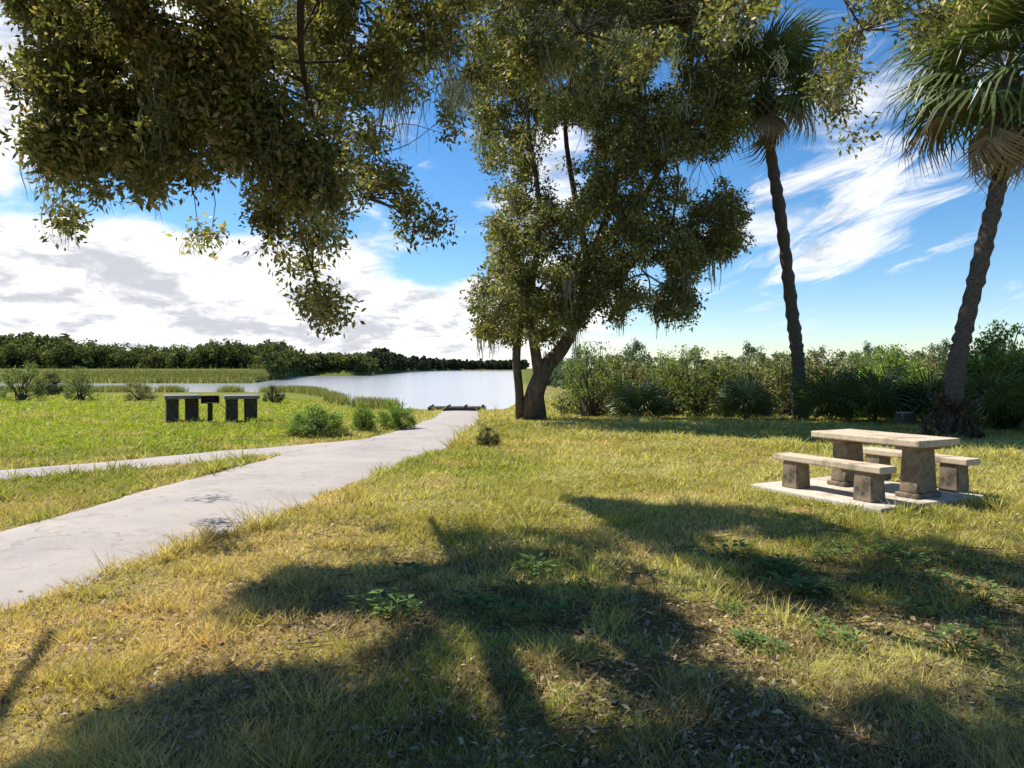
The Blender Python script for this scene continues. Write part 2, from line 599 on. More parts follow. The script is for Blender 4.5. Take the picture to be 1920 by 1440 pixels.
def catmull(P, n=6):
    P = np.array(P, float)
    if len(P) < 3:
        t = np.linspace(0, 1, n + 1)[:, None]
        return P[0] * (1 - t) + P[-1] * t
    Q = np.vstack([2 * P[0] - P[1], P, 2 * P[-1] - P[-2]])
    out = []
    for i in range(1, len(Q) - 2):
        p0, p1, p2, p3 = Q[i - 1:i + 3]
        for t in np.linspace(0, 1, n, endpoint=False):
            out.append(.5 * ((2 * p1) + (-p0 + p2) * t + (2 * p0 - 5 * p1 + 4 * p2 - p3) * t * t + (-p0 + 3 * p1 - 3 * p2 + p3) * t ** 3))
    out.append(Q[-2])
    return np.array(out)


class Tubes:
    """collects tubes, built as one mesh"""
    def __init__(s): s.v = []; s.f = []; s.n = 0
    def add(s, P, rad, sides=8, wob=0.0, seed=0, ring=None):
        P = np.asarray(P, float); n = len(P)
        rad = np.interp(np.linspace(0, 1, n), np.linspace(0, 1, len(rad)), rad)
        T = np.gradient(P, axis=0); T /= np.linalg.norm(T, axis=1, keepdims=True) + 1e-9
        up = np.where(np.abs(T[:, 2:3]) > .9, np.array([[1., 0, 0]]), np.array([[0, 0, 1.]]))
        A = np.cross(T, up); A /= np.linalg.norm(A, axis=1, keepdims=True) + 1e-9
        if np.abs(T[:, 2]).mean() > .6:
            A = np.tile([1., 0, 0], (n, 1)); A -= T * (A * T).sum(1, keepdims=True); A /= np.linalg.norm(A, axis=1, keepdims=True) + 1e-9
        B = np.cross(T, A)
        th = np.linspace(0, 2 * math.pi, sides, endpoint=False)
        rr = rad[:, None] * np.ones(sides)[None, :]
        if wob:
            c = np.cos(th)[None, :]; q = np.sin(th)[None, :]
            rr = rr * (1 + wob * 2 * (fbm(c * 1.6 + seed, q * 1.6 + P[:, 2:3] * .25, P[:, 2:3] * 1.1, seed=seed + 3, octs=3) - .5))
        if ring is not None: rr = rr * ring[:, None]
        V = P[:, None, :] + rr[..., None] * (np.cos(th)[None, :, None] * A[:, None, :] + np.sin(th)[None, :, None] * B[:, None, :])
        s.v.append(V.reshape(-1, 3))
        i = np.arange(n - 1)[:, None] * sides; j = np.arange(sides)[None, :]; j2 = (j + 1) % sides
        s.f.append(np.stack([i + j, i + j2, i + sides + j2, i + sides + j], -1).reshape(-1, 4) + s.n)
        s.n += n * sides
    def mesh(s, name, mat):
        return np_mesh(name, np.vstack(s.v), np.vstack(s.f), mat, None, True)


# ------------------------------------------------------------------ leaves
def leaf_mesh(name, C, crad, per, size, mat, pal, aspect=.42, flat=.75, cl_var=.35, seed=1, droop=.25):
    """C (n,3) cluster centres; per leaves per cluster; pal list of linear colours"""
    r = np.random.default_rng(seed)
    n = len(C); N = n * per
    idx = np.repeat(np.arange(n), per)
    crad = np.broadcast_to(np.asarray(crad, float), (n,))[idx][:, None]
    d = r.normal(size=(N, 3)); d /= np.linalg.norm(d, axis=1, keepdims=True)
    rad = r.random((N, 1)) ** .55
    off = d * rad * crad
    off[:, 2] *= flat
    P = C[idx] + off
    dirv = d * .8 + r.normal(size=(N, 3)) * .7; dirv[:, 2] -= droop
    dirv /= np.linalg.norm(dirv, axis=1, keepdims=True)
    nrm = r.normal(size=(N, 3)) * .75 + np.array([0, 0, .8])
    side = np.cross(dirv, nrm); side /= np.linalg.norm(side, axis=1, keepdims=True) + 1e-9
    nn = np.cross(side, dirv)
    L = size * (.65 + .7 * r.random((N, 1)))
    W = L * aspect * .5
    v = np.stack([P - dirv * L * .5, P + side * W + nn * W * .25, P + dirv * L * .5, P - side * W + nn * W * .25], 1).reshape(-1, 3)
    f = np.arange(N * 4).reshape(N, 4)
    pal = np.array(pal)
    ci = r.choice(len(pal), N, p=np.array([1.0] * len(pal)) / len(pal))
    t = pal[ci] * (1 - cl_var / 2 + cl_var * r.random(n))[idx][:, None] * (.75 + .5 * r.random((N, 1)))
    return np_mesh(name, v, f, mat, t)


def moss_mesh(name, C, per, length, width, mat, seed=1):
    r = np.random.default_rng(seed)
    N = len(C) * per
    idx = np.repeat(np.arange(len(C)), per)
    segs = 5
    P0 = C[idx] + r.normal(size=(N, 3)) * np.array([.09, .09, .05])
    L = length * (.35 + .9 * r.random(len(C)))[idx] * (.5 + .6 * r.random(N))
    a = r.random(N) * 6.283
    sv = np.stack([np.cos(a), np.sin(a), np.zeros(N)], -1)
    V = []
    for s in range(segs + 1):
        t = s / segs
        p = P0 + np.stack([np.sin(t * 5 + a) * .035, np.cos(t * 4 + a * 2) * .035, -L * t], -1)
        wv = width * (1.0 - .75 * t) * (.6 + .8 * r.random(N))
        V += [p - sv * wv[:, None] * .5, p + sv * wv[:, None] * .5]
    V = np.stack(V, 1)
    k = 2 * (segs + 1)
    b = (np.arange(N) * k)[:, None]
    F_ = []
    for s in range(segs):
        F_.append(np.stack([b[:, 0] + 2 * s, b[:, 0] + 2 * s + 1, b[:, 0] + 2 * s + 3, b[:, 0] + 2 * s + 2], -1))
    f = np.stack(F_, 1).reshape(-1, 4)
    t = np.array([.25, .27, .21]) * (.6 + .7 * r.random((N, 1)))
    return np_mesh(name, V.reshape(-1, 3), f, mat, np.repeat(t, segs, 0))


def kmeans(P, k, it=6, seed=0):
    r = np.random.default_rng(seed)
    c = P[r.choice(len(P), k, replace=False)]
    for _ in range(it):
        a = ((P[:, None] - c[None]) ** 2).sum(-1).argmin(1)
        for i in range(k):
            if (a == i).any(): c[i] = P[a == i].mean(0)
    return c, a


def branches(tb, limbs, C, k, r_branch, r_twig, seed=0, sag=.12, sides=5):
    """secondary branches from the limbs (list of (points, radii)) out to the leaf clusters C"""
    r = np.random.default_rng(seed)
    LP = np.vstack([p[len(p) // 4:] for p, _ in limbs])
    cen, a = kmeans(C, k, seed=seed)
    for i in range(k):
        mem = C[a == i]
        if len(mem) == 0: continue
        g = cen[i]
        d = np.linalg.norm(LP - g, axis=1)
        s = LP[(d + r.random(len(d)) * .6).argmin()]
        D = np.linalg.norm(g - s)
        mid = (s + g) / 2 + r.normal(size=3) * D * .12 + np.array([0, 0, sag * D])
        P = catmull([s, mid, g], 5)
        tb.add(P, [r_branch * (.6 + .15 * D), r_twig * 1.6], sides)
        B = P[4:]
        for q in mem:
            dd = np.linalg.norm(B - q, axis=1)
            s2 = B[dd.argmin()]
            D2 = np.linalg.norm(q - s2)
            m2 = (s2 + q) / 2 + r.normal(size=3) * D2 * .15 + np.array([0, 0, .12 * D2])
            tb.add(catmull([s2, m2, q], 3), [r_twig, r_twig * .35], 4)


# ------------------------------------------------------------------ big near oak whose boughs hang into the picture
# foliage seen at top left and along the top; the shade it throws on the foreground lawn
FOL = [
    ([(15, -40), (760, -40), (740, 120), (735, 250), (760, 330), (690, 360), (640, 350), (600, 380), (560, 380), (500, 330), (480, 260), (440, 320),
      (420, 270), (340, 250), (300, 330), (260, 390), (230, 330), (170, 300), (100, 330), (60, 290), (40, 210)], 1.0, (6.4, 12.0), 680),
    ([(490, 330), (650, 330), (640, 420), (600, 470), (620, 560), (650, 610), (590, 600), (560, 520), (520, 510), (495, 440)], .9, (7.2, 8.6), 46),
    ([(720, 330), (850, 340), (830, 420), (770, 450), (720, 400)], .8, (7.5, 9), 12),
    ([(110, 360), (160, 360), (150, 480), (120, 470)], .8, (7.5, 9), 5),
    ([(270, 370), (310, 400), (290, 440), (260, 410)], .8, (7.5, 9), 3),
    ([(60, 200), (240, 250), (470, 250), (500, 330), (440, 330), (300, 340), (240, 390), (120, 340), (60, 290)], 1.0, (6.5, 11), 70),
    ([(340, 440), (400, 440), (380, 490)], .7, (7.5, 9), 2),
    ([(740, -40), (920, -40), (900, 130), (850, 250), (790, 330), (750, 300)], .4, (7.5, 10.5), 28),
    ([(900, -40), (1920, -40), (1900, 60), (1560, 90), (1300, 70), (1000, 110)], .3, (7.5, 10.5), 40),
    ([(1460, 80), (1640, 70), (1650, 260), (1580, 300), (1500, 240)], .3, (7.5, 9.5), 14),
    ([(930, 80), (1230, 80), (1200, 160), (1000, 150)], .5, (7.5, 10), 30),
]
SHADE = [
    [(215, 1345), (330, 1240), (440, 1150), (520, 1080), (700, 1068), (900, 1045), (1000, 1075), (1100, 1090), (1180, 1120), (1280, 1190), (1400, 1260), (1560, 1345), (1700, 1440), (100, 1440)],
    [(1075, 930), (1200, 942), (1320, 950), (1450, 955), (1600, 975), (1750, 1010), (1930, 1075), (1930, 1190), (1800, 1190), (1700, 1185), (1600, 1180), (1480, 1130), (1400, 1070), (1330, 1080), (1230, 1020)],
    [(1600, 1270), (1760, 1240), (1930, 1290), (1930, 1440), (1720, 1440)],
]
HOLES = [[(860, 1210), (960, 1230), (1180, 1290), (1200, 1345), (1000, 1370), (820, 1300)], [(1310, 985), (1430, 1000), (1400, 1050), (1330, 1030)],
         [(620, 1240), (700, 1200), (740, 1260), (680, 1300)], [(1180, 1060), (1300, 1095), (1480, 1170), (1930, 1225), (1930, 1262), (1500, 1240), (1400, 1215), (1240, 1130)], [(1120, 1000), (1190, 1000), (1330, 1085), (1280, 1080)]]
TEL = math.tan(SUN_EL)
NORMS = math.hypot(SDX, SDY)


def shadow_px(P):
    h = P[:, 2]
    S = P.copy()
    S[:, 0] += SDX / NORMS * h / TEL; S[:, 1] += SDY / NORMS * h / TEL; S[:, 2] = 0
    return proj(S) + (S,)


def shade_ok(P):
    px, py, fr, S = shadow_px(P)
    votes = np.zeros(len(P))
    off = (~fr) | (py > 1450) | (px > 1930)
    for ox, oy in ((0, 0), (.24, 0), (-.24, 0), (0, .24), (0, -.24)):
        Q = S + np.array([ox, oy, 0])
        ax_, ay_, _ = proj(Q)
        inside = np.zeros(len(P), bool)
        for q in SHADE: inside |= in_poly(ax_, ay_, q)
        for q in HOLES: inside &= ~in_poly(ax_, ay_, q)
        inside &= vnoise(Q[:, 0] * 1.5, Q[:, 1] * 1.5, seed=93) < .74
        votes += inside
    return (votes >= 4) | off


vis = []
for poly, dn, (d0, d1), n in FOL:
    poly_a = np.array(poly, float)
    lo, hi = poly_a.min(0), poly_a.max(0)
    got = 0; tries = 0
    while got < n and tries < 4000:
        tries += 1
        q = lo + rng.random(2) * (hi - lo)
        if not in_poly(q[0:1], q[1:2], poly)[0]: continue
        if fbm(q[0] / 75, q[1] / 75, seed=12, octs=2) > .30 + dn * .35: continue
        ds = rng.uniform(d0, d1, 30)
        P = np.stack([(q[0] - CX) / F * ds, ds, CAMH + (HY - q[1]) / F * ds], -1)
        ok = shade_ok(P) & (P[:, 2] > 2.6)
        if ok.any() : P = P[ok.argmax()]
        elif rng.random() < .16: P = P[rng.integers(0, 30)]
        else: continue
        vis.append(P); got += 1
vis = np.array(vis)
over = []  # unseen overhead leaf clusters, placed so their shadows fill the SHADE outlines
tries = 0
while len(over) < 1050 and tries < 60000:
    tries += 1
    px, py = rng.uniform(50, 2300), rng.uniform(925, 1900)
    d = CAMH * F / (py - HY)
    h = rng.uniform(4.6, 8.0)
    P = np.array([[(px - CX) / F * d - SDX / NORMS * h / TEL, d - SDY / NORMS * h / TEL, h]])
    if py < 1440 and px < 1925 and not shade_ok(P)[0]: continue
    if fbm(px / 80, py / 42, seed=21, octs=2) > .58: continue
    qx, qy, fr = proj(P)
    if fr[0] and -25 < qx[0] < 1945 and qy[0] > -30:
        okp = False
        for poly, dn, _, _ in FOL[:1] + FOL[7:8]:
            if in_poly(qx, qy, poly)[0]: okp = True
        if not okp: continue
    # fewer where perspective samples too densely
    if rng.random() > min(1.0, (d / 6.0) ** 1.2 + .12): continue
    over.append(P[0])
over = np.array(over)
C = np.vstack([vis, over])
print('near oak clusters', len(vis), len(over))
near = empty('live_oak', (1.2, -3.6, 0))
tag(near, 'large live oak beside the camera whose dark boughs hang across the top of the picture', 'tree')
loc = np.array([1.2, -3.6, 0.0])
tb = Tubes()
limb_pts = [
    ([(1.2, -3.6, -.3), (1.15, -3.6, 1.2), (1.0, -3.4, 2.6), (.8, -3.1, 3.6)], [.62, .5, .46, .42]),
    ([(.8, -3.1, 3.4), (-.9, -1.0, 5.2), (-3.2, 2.0, 6.3), (-4.5, 5.3, 6.7), (-5.0, 8.3, 6.6), (-5.2, 10.4, 6.1)], [.34, .26, .17, .11, .07, .03]),
    ([(.8, -3.1, 3.5), (.4, -.5, 5.8), (-.4, 2.8, 7.0), (-.6, 6.0, 7.2), (-1.2, 9.0, 6.6), (-1.8, 10.6, 5.8)], [.3, .24, .17, .11, .06, .03]),
    ([(.8, -3.1, 3.6), (2.0, -1.0, 6.0), (2.6, 2.5, 7.2), (3.0, 6.0, 7.4), (3.4, 9.2, 7.0)], [.3, .24, .18, .12, .05]),
    ([(-2.7, 1.2, 6.05), (-4.6, 2.8, 6.4), (-6.2, 4.8, 6.2), (-6.9, 7.0, 5.8)], [.16, .1, .06, .03]),
    ([(-.5, 4.4, 7.1), (-1.6, 6.2, 6.5), (-2.2, 7.6, 5.0), (-2.0, 7.9, 3.8)], [.07, .05, .035, .015]),
    ([(2.0, -1.0, 6.0), (4.4, 1.6, 6.8), (5.2, 4.6, 7.0), (5.4, 7.6, 6.4)], [.18, .14, .09, .04]),
]
limbs = []
for P, rad in limb_pts:
    Q = catmull(P, 7)
    limbs.append((Q, rad))
tk = Tubes(); tk.add(limbs[0][0] - loc, limbs[0][1], 20, .25, 5)
link('trunk', tk.mesh('trunk', M['bark']), near)
for Q, rad in limbs[1:]: tb.add(Q - loc, rad, 10, .15, 2)
branches(tb, [(q - loc, r_) for q, r_ in limbs[1:]], C - loc, 60, .022, .009, 3)
link('branches', tb.mesh('branches', M['bark']), near)
PAL_OAK = [(.15, .155, .045), (.10, .115, .03), (.24, .22, .08), (.30, .24, .12), (.13, .15, .05)]
link('foliage', leaf_mesh('foliage', C - loc, np.r_[rng.uniform(.17, .36, len(vis)), rng.uniform(.16, .32, len(over))], 105, .075, M['leaf'], PAL_OAK, .45, .8, .7, 11), near)
mc = vis[(rng.random(len(vis)) < .10)]
q = np.array([[(px - CX) / F * d, d, CAMH + (HY - py) / F * d] for px, py, d in
              zip(rng.uniform(735, 900, 26), rng.uniform(20, 190, 26), rng.uniform(7.5, 9.5, 26))])
q2 = np.array([[(px - CX) / F * d, d, CAMH + (HY - py) / F * d] for px, py, d in
               zip(rng.uniform(1000, 1500, 8), rng.uniform(-20, 110, 8), rng.uniform(7.5, 9.5, 8))])
mc = np.vstack([mc, q, q2])
link('spanish_moss', moss_mesh('spanish_moss', mc - loc, 26, .55, .013, M['moss'], 4), near)

# ------------------------------------------------------------------ oak on the lawn, with two stems
OD = 23.0


def wp(px, py, d=OD): return [(px - CX) / F * d, d, CAMH + (HY - py) / F * d]


OAK = [(900, 625), (882, 560), (930, 480), (915, 380), (905, 250), (880, 110), (880, -60), (1000, -110), (1320, -110), (1420, -30), (1420, 120), (1380, 250), (1340, 300), (1395, 400),
       (1385, 460), (1310, 500), (1285, 610), (1235, 600), (1190, 560), (1150, 610), (1110, 570), (1085, 610), (1000, 650), (940, 640)]
OGAP = [[(985, 240), (1110, 230), (1120, 340), (1060, 380), (1000, 340)], [(1270, 300), (1360, 280), (1330, 390), (1280, 370)],
        [(905, 300), (960, 330), (950, 420), (915, 400)], [(1210, 100), (1290, 110), (1260, 170), (1200, 160)], [(1160, 480), (1260, 500), (1230, 560), (1170, 540)]]
oc = []
while len(oc) < 1650:
    px, py = rng.uniform(870, 1420), rng.uniform(-110, 650)
    if not in_poly([px], [py], OAK)[0]: continue
    if any(in_poly([px], [py], g)[0] for g in OGAP) and rng.random() > .08: continue
    half = 3.8 * math.sqrt(max(.05, 1 - ((px - 1140) / 330) ** 2))
    d = OD + rng.uniform(-half, half)
    P = wp(px, py, d)
    if vnoise(P[0] * .75, P[1] * .75, P[2] * .75, seed=8) > .60: continue
    oc.append(P)
oc = np.array(oc)
bx, by, bz = at(1000, 787)
oak = empty('oak_tree', (bx, by, bz))
tag(oak, 'spreading live oak with forked trunk standing on the lawn between path and hedge', 'tree')
ol = np.array([bx, by, bz])
stems = [
    ([(bx, by, bz - .2), wp(1003, 740), wp(1022, 690), wp(1052, 655), wp(1080, 600), wp(1105, 500), wp(1150, 360, 23.3), wp(1170, 180, 23.5), wp(1180, 0, 23.5)], [.42, .30, .26, .21, .18, .15, .12, .09, .05]),
    ([(bx - .42, by + .1, bz - .2), wp(974, 740, 23.1), wp(968, 670, 23.1), wp(976, 600, 23), wp(1000, 520, 22.8), wp(1010, 380, 22.6), wp(990, 220, 22.6), wp(1000, 60, 22.6)], [.17, .14, .13, .12, .10, .08, .06, .04]),
    ([wp(1010, 700), wp(1000, 640, 22.6), wp(985, 590, 22.2), wp(950, 540, 21.8), wp(930, 420, 21.4)], [.18, .15, .12, .09, .04]),
    ([wp(1085, 590), wp(1160, 520, 22.2), wp(1230, 450, 21.6), wp(1320, 410, 21.4)], [.14, .11, .08, .04]),
    ([wp(1115, 470), wp(1200, 380, 24), wp(1270, 250, 24.6), wp(1330, 100, 25)], [.13, .1, .07, .03]),
    ([wp(1105, 500), wp(1080, 380, 24.5), wp(1060, 220, 25.2), wp(1090, 60, 25.4)], [.13, .1, .07, .03]),
]
tk = Tubes(); lm = []
for P, rad in stems:
    Q = catmull(P, 6) - ol; lm.append((Q, rad))
    tk.add(Q, rad, 12, .25, 4)
link('trunk', tk.mesh('trunk', M['bark']), oak)
tb = Tubes(); branches(tb, lm, oc - ol, 55, .035, .014, 5)
link('branches', tb.mesh('branches', M['twig']), oak)
PAL_O2 = [(.18, .18, .05), (.12, .13, .035), (.30, .26, .12), (.22, .21, .085), (.10, .115, .04)]
link('foliage', leaf_mesh('foliage', oc - ol, rng.uniform(.30, .62, len(oc)), 150, .125, M['leaf'], PAL_O2, .45, .75, .8, 12), oak)
ms_ = oc[rng.random(len(oc)) < .10]
link('spanish_moss', moss_mesh('spanish_moss', ms_ - ol, 16, 1.0, .05, M['moss'], 6), oak)


# ------------------------------------------------------------------ palms
def fan_frond(seed, length=1.5, petiole=.9, dead=False):
    """one costapalmate frond along +X, its petiole starting at the origin"""
    r = np.random.default_rng(seed)
    V = []; Fc = []; T = []
    n = 30
    base = np.array([petiole, 0, 0])
    # petiole as a narrow box strip
    for a, b_ in (((0, -.02, 0), (0, .02, 0)),):
        V += [[0, -.025, 0], [0, .025, 0], [petiole, .018, 0], [petiole, -.018, 0], [0, 0, -.03], [petiole, 0, -.02]]
        Fc += [[0, 1, 2, 3], [0, 3, 5, 4], [1, 4, 5, 2]]
        T += [(.12, .13, .04) if not dead else (.2, .15, .09)] * 3
    for i in range(n):
        ang = (i / (n - 1) - .5) * R(250 if not dead else 120)
        L = length * (1 - .28 * abs(i / (n - 1) - .5) * 2) * r.uniform(.85, 1.08)
        d = np.array([math.cos(ang), math.sin(ang), 0])
        s = np.array([-math.sin(ang), math.cos(ang), 0])
        p0 = base - np.array([.06, 0, 0])
        p1 = base + d * L * .5 + np.array([0, 0, .05 - .10 * abs(ang) / 2])
        p2 = base + d * L * .82 + np.array([0, 0, -.12 - .1 * r.random()])
        p3 = base + d * L + np.array([0, 0, -.38 - .3 * r.random()])
        k = len(V)
        wd = .034 * length / 1.5 * 1.25
        V += [list(p0 + s * .004), list(p0 - s * .004), list(p1 + s * wd), list(p1 - s * wd), list(p2 + s * wd * .5), list(p2 - s * wd * .5), list(p3), list(p1 + np.array([0, 0, -.02]))]
        Fc += [[k, k + 1, k + 3, k + 2], [k + 2, k + 3, k + 5, k + 4], [k + 4, k + 5, k + 6, k + 6]]
        c = np.array((.26, .20, .13) if dead else (.11, .145, .045)) * r.uniform(.7, 1.35)
        T += [tuple(c)] * 3
    bm = bmesh.new()
    vs = [bm.verts.new(v) for v in V]
    tl = []
    for f, t in zip(Fc, T):
        ff = list(dict.fromkeys(f))
        bm.faces.new([vs[j] for j in ff]); tl.append(t)
    me = bpy.data.meshes.new('frond'); bm.to_mesh(me); bm.free()
    a = me.attributes.new('tint', 'FLOAT_COLOR', 'FACE')
    a.data.foreach_set('color', np.c_[np.array(tl), np.ones(len(tl))].astype(np.float32).ravel())
    me.materials.append(M['frond'])
    return me


GREEN = [fan_frond(i, 1.25, .95) for i in range(4)]
DEAD = [fan_frond(20 + i, 1.0, .8, True) for i in range(3)]


def palm(name, label, pts, rad, n, ndead, seed, group, fs=1.0):
    r = random.Random(seed)
    base = np.array(pts[0])
    root = empty(name, tuple(base))
    tag(root, label, 'palm tree', group)
    Q = catmull([np.array(p) - base for p in pts], 14)
    ring = 1 + .10 * np.sin(np.arange(len(Q)) * 2.2) + .05 * np.random.default_rng(seed).normal(size=len(Q))
    t = Tubes(); t.add(Q, rad, 14, .12, seed, ring)
    link('trunk', t.mesh('trunk', M['palm_bark']), root)
    top = Q[-1]
    # crossed old leaf bases under the crown
    bt = Tubes()
    for i in range(26):
        a = i * 2.4; zz = -.15 - .9 * (i / 26)
        u = np.array([math.cos(a), math.sin(a), 0])
        c0 = top + np.array([0, 0, zz - .1]) + u * rad[-1] * .8
        bt.add(np.array([c0, c0 + u * .12 + np.array([0, 0, .12]), c0 + u * .2 + np.array([0, 0, .3])]), [.06, .05, .03], 5)
    link('leaf_bases', bt.mesh('leaf_bases', M['palm_bark']), root)
    for i in range(n + ndead):
        dead = i >= n
        o = link('dead_frond' if dead else 'frond', r.choice(DEAD if dead else GREEN), root)
        o.location = tuple(top + np.array([0, 0, -.25 if dead else .05]))
        a = i * 2.39996 + r.uniform(-.2, .2)
        if dead: el_ = R(r.uniform(-80, -25))
        else:
            t_ = i / n
            el_ = R(72 - 108 * t_ ** .85 + r.uniform(-8, 8))
        o.rotation_mode = 'XYZ'
        m = Matrix.Rotation(a, 4, 'Z') @ Matrix.Rotation(-el_, 4, 'Y') @ Matrix.Rotation(r.uniform(-.4, .4), 4, 'X')
        o.rotation_euler = m.to_euler()
        s = r.uniform(.9, 1.15) * fs; o.scale = (s, s, s)
    return root


b1 = at(1500, 787)
D1 = b1[1]
palm('palm_tree', 'tall thin palm leaning left, rising above the hedge right of the oak',
     [(b1[0], D1, b1[2] - .2), wp(1497, 690, D1), wp(1487, 600, D1), wp(1467, 430, D1), wp(1446, 290, D1), wp(1434, 165, D1)],
     [.27, .21, .20, .185, .17, .17], 36, 4, 3, 'tall palms on the right', 1.2)
b2 = at(1783, 815)
D2 = b2[1]
palm('palm_tree', 'tall curved palm leaning right behind the concrete picnic table',
     [(b2[0], D2, b2[2] - .2), wp(1793, 700, D2), wp(1812, 600, D2), wp(1848, 450, D2), wp(1877, 310, D2), wp(1886, 135, D2)],
     [.25, .21, .195, .185, .18, .18], 38, 8, 9, 'tall palms on the right', 1.42)


# ------------------------------------------------------------------ shrubs of the hedge, trees behind it
def shrub_data(seed, w_, h_, pal, leaf=.085, n=70, per=70, spiky=False):
    r = np.random.default_rng(seed)
    P = []
    while len(P) < n:
        p = r.uniform(-1, 1, 3) * np.array([1, 1, .5]) + np.array([0, 0, .5])
        q = math.hypot(p[0], p[1]); zt = 1 - .55 * q ** 2 + .3 * (vnoise(p[0] * 3, p[1] * 3, seed=seed) - .5)
        if q > 1 or p[2] > zt or p[2] < .06: continue
        if q < .6 and p[2] < zt - .45: continue
        P.append(p * np.array([w_ / 2, w_ / 2, h_]))
    P = np.array(P)
    fm = leaf_mesh('foliage', P, r.uniform(.16, .32, n) * (w_ / 2) ** .5, per, leaf, M['leaf'], pal, .36 if spiky else .5, .9, .8, seed, -.4 if spiky else .1)
    t = Tubes()
    for i in range(0, n, 2):
        b = np.array([r.normal() * .12, r.normal() * .12, -.1])
        t.add(catmull([b, (b + P[i]) / 2 * np.array([.8, .8, 1.1]), P[i]], 3), [.03, .01], 5)
    return fm, t.mesh('stems', M['twig'])


def shrub(name, data, loc, s, rz, label, cat, group=None, sz=None):
    o = empty(name, loc, rz)
    o.scale = (s, s, sz or s)
    tag(o, label, cat, group)
    link('foliage', data[0], o); link('stems', data[1], o)
    return o


PG = [(.15, .20, .05), (.11, .155, .04), (.23, .25, .09)]
PT = [(.12, .18, .11), (.10, .15, .09), (.18, .23, .15)]
PB = [(.19, .29, .05), (.25, .34, .07), (.13, .21, .04)]
PO = [(.19, .18, .08), (.13, .13, .05), (.26, .23, .11)]
PD = [(.035, .045, .015), (.05, .06, .02), (.07, .075, .03)]
SD = {'g': [shrub_data(31, 2.4, 2.2, PG), shrub_data(32, 2.4, 2.2, PG)], 'o': [shrub_data(33, 2.4, 2.1, PO), shrub_data(34, 2.4, 2.2, PO)],
      'b': [shrub_data(35, 2.4, 2.2, PB, .1, 130, 75, spiky=True)], 'd': [shrub_data(36, 2.2, 1.6, PD)], 't': [shrub_data(37, 3.4, 3.6, PT, .16, 110, 60), shrub_data(38, 3.4, 3.4, PT, .16, 110, 60)]}
HED = [(1085, 778, 'd', .8), (1125, 780, 'g', .85), (1180, 776, 'o', .9), (1235, 780, 'g', 1.0), (1290, 778, 'o', 1.0), (1345, 782, 'g', 1.0), (1400, 778, 'o', 1.05),
       (1455, 782, 'o', 1.1), (1530, 780, 'o', 1.1), (1590, 784, 'd', 1.2), (1625, 780, 'g', 1.1), (1665, 786, 'b', 1.1), (1720, 782, 'g', 1.1), (1760, 780, 'o', 1.0)]
lab_h = {'g': 'mid green', 'o': 'olive brown', 'd': 'dark and low', 'b': 'bright green'}
ORD = 'first second third fourth fifth sixth seventh eighth ninth tenth eleventh twelfth thirteenth fourteenth fifteenth sixteenth seventeenth eighteenth'.split()
for i, (px, py, kd, s) in enumerate(HED):
    x_, y_, z_ = at(px, py)
    shrub('shrub', random.choice(SD[kd]), (x_, y_, z_ - .05), s * random.uniform(.86, 1.06), random.uniform(0, 6), ORD[i] + ' shrub of the front hedge row counting rightward from the oak, ' + lab_h[kd], 'shrub', 'hedge shrubs along the right')
# second row, a little farther and higher
for i, px in enumerate(range(1110, 1800, 62)):
    x_ = (px - CX) / F * (27 + (i % 3)); y_ = 27 + (i % 3)
    kd = ['g', 'o', 'g'][i % 3]
    shrub('shrub', random.choice(SD[kd]), (x_, y_, float(ground_z(x_, y_)) - .05), 1.1 * random.uniform(.95, 1.15), random.uniform(0, 6), ORD[i] + ' shrub of the back hedge row counting rightward from the oak', 'shrub', 'back row of the hedge')
# tall bright shrubs at the right edge
x_, y_, z_ = at(1880, 800)
shrub('tall_shrub', SD['b'][0], (x_, y_, z_ - .05), 1.3, .4, 'tall bright green bush at the right edge of the picture behind the palm', 'shrub', None, 1.28)
shrub('tall_shrub', SD['b'][0], (x_ + 2.6, y_ + .8, z_ - .05), 1.5, 2.4, 'tall bright green bush beyond the right edge beside its twin', 'shrub', None, 1.4)
shrub('low_shrub', SD['d'][0], (x_ - .2, y_ - 1.0, z_ - .05), .75, 1.4, 'low dark bush at the foot of the tall bright green bush', 'shrub')
# brown brush round the foot of the curved palm
PBR = [(.12, .085, .05), (.08, .06, .035), (.16, .12, .07)]
brush = shrub_data(41, 1.2, 1.1, PBR, .09, 40, 60)
x_, y_, z_ = at(1785, 822)
shrub('dry_bush', brush, (x_, y_, z_ - .05), 1.0, 1, 'dry brown bush round the foot of the curved palm', 'shrub')
# trees beyond the hedge, distance haze put into their grey green leaf colours
for i, (px, d, s) in enumerate([(1030, 80, 1.1), (1065, 70, 1.0), (1090, 62, 1.05), (1140, 70, 1.1), (1190, 58, 1.15), (1250, 64, 1.0), (1300, 72, 1.1), (1350, 60, 1.0), (1410, 66, 1.15), (1470, 75, 1.2), (1530, 60, 1.0),
                                (1590, 66, 1.15), (1640, 60, 1.1), (1700, 68, 1.2), (1760, 60, 1.15), (1820, 64, 1.2), (1880, 58, 1.2), (1950, 60, 1.3)]):
    x_ = (px - CX) / F * d
    t_ = SD['t'][i % 2]
    o = empty('distant_tree', (x_, d, float(ground_z(x_, d)) - .1), i * 1.3)
    o.scale = (s, s, s)
    tag(o, ORD[i] + ' grey green tree beyond the hedge, counting rightward from the oak', 'tree', 'trees beyond the hedge')
    link('crown', t_[0], o); link('trunk', t_[1], o)

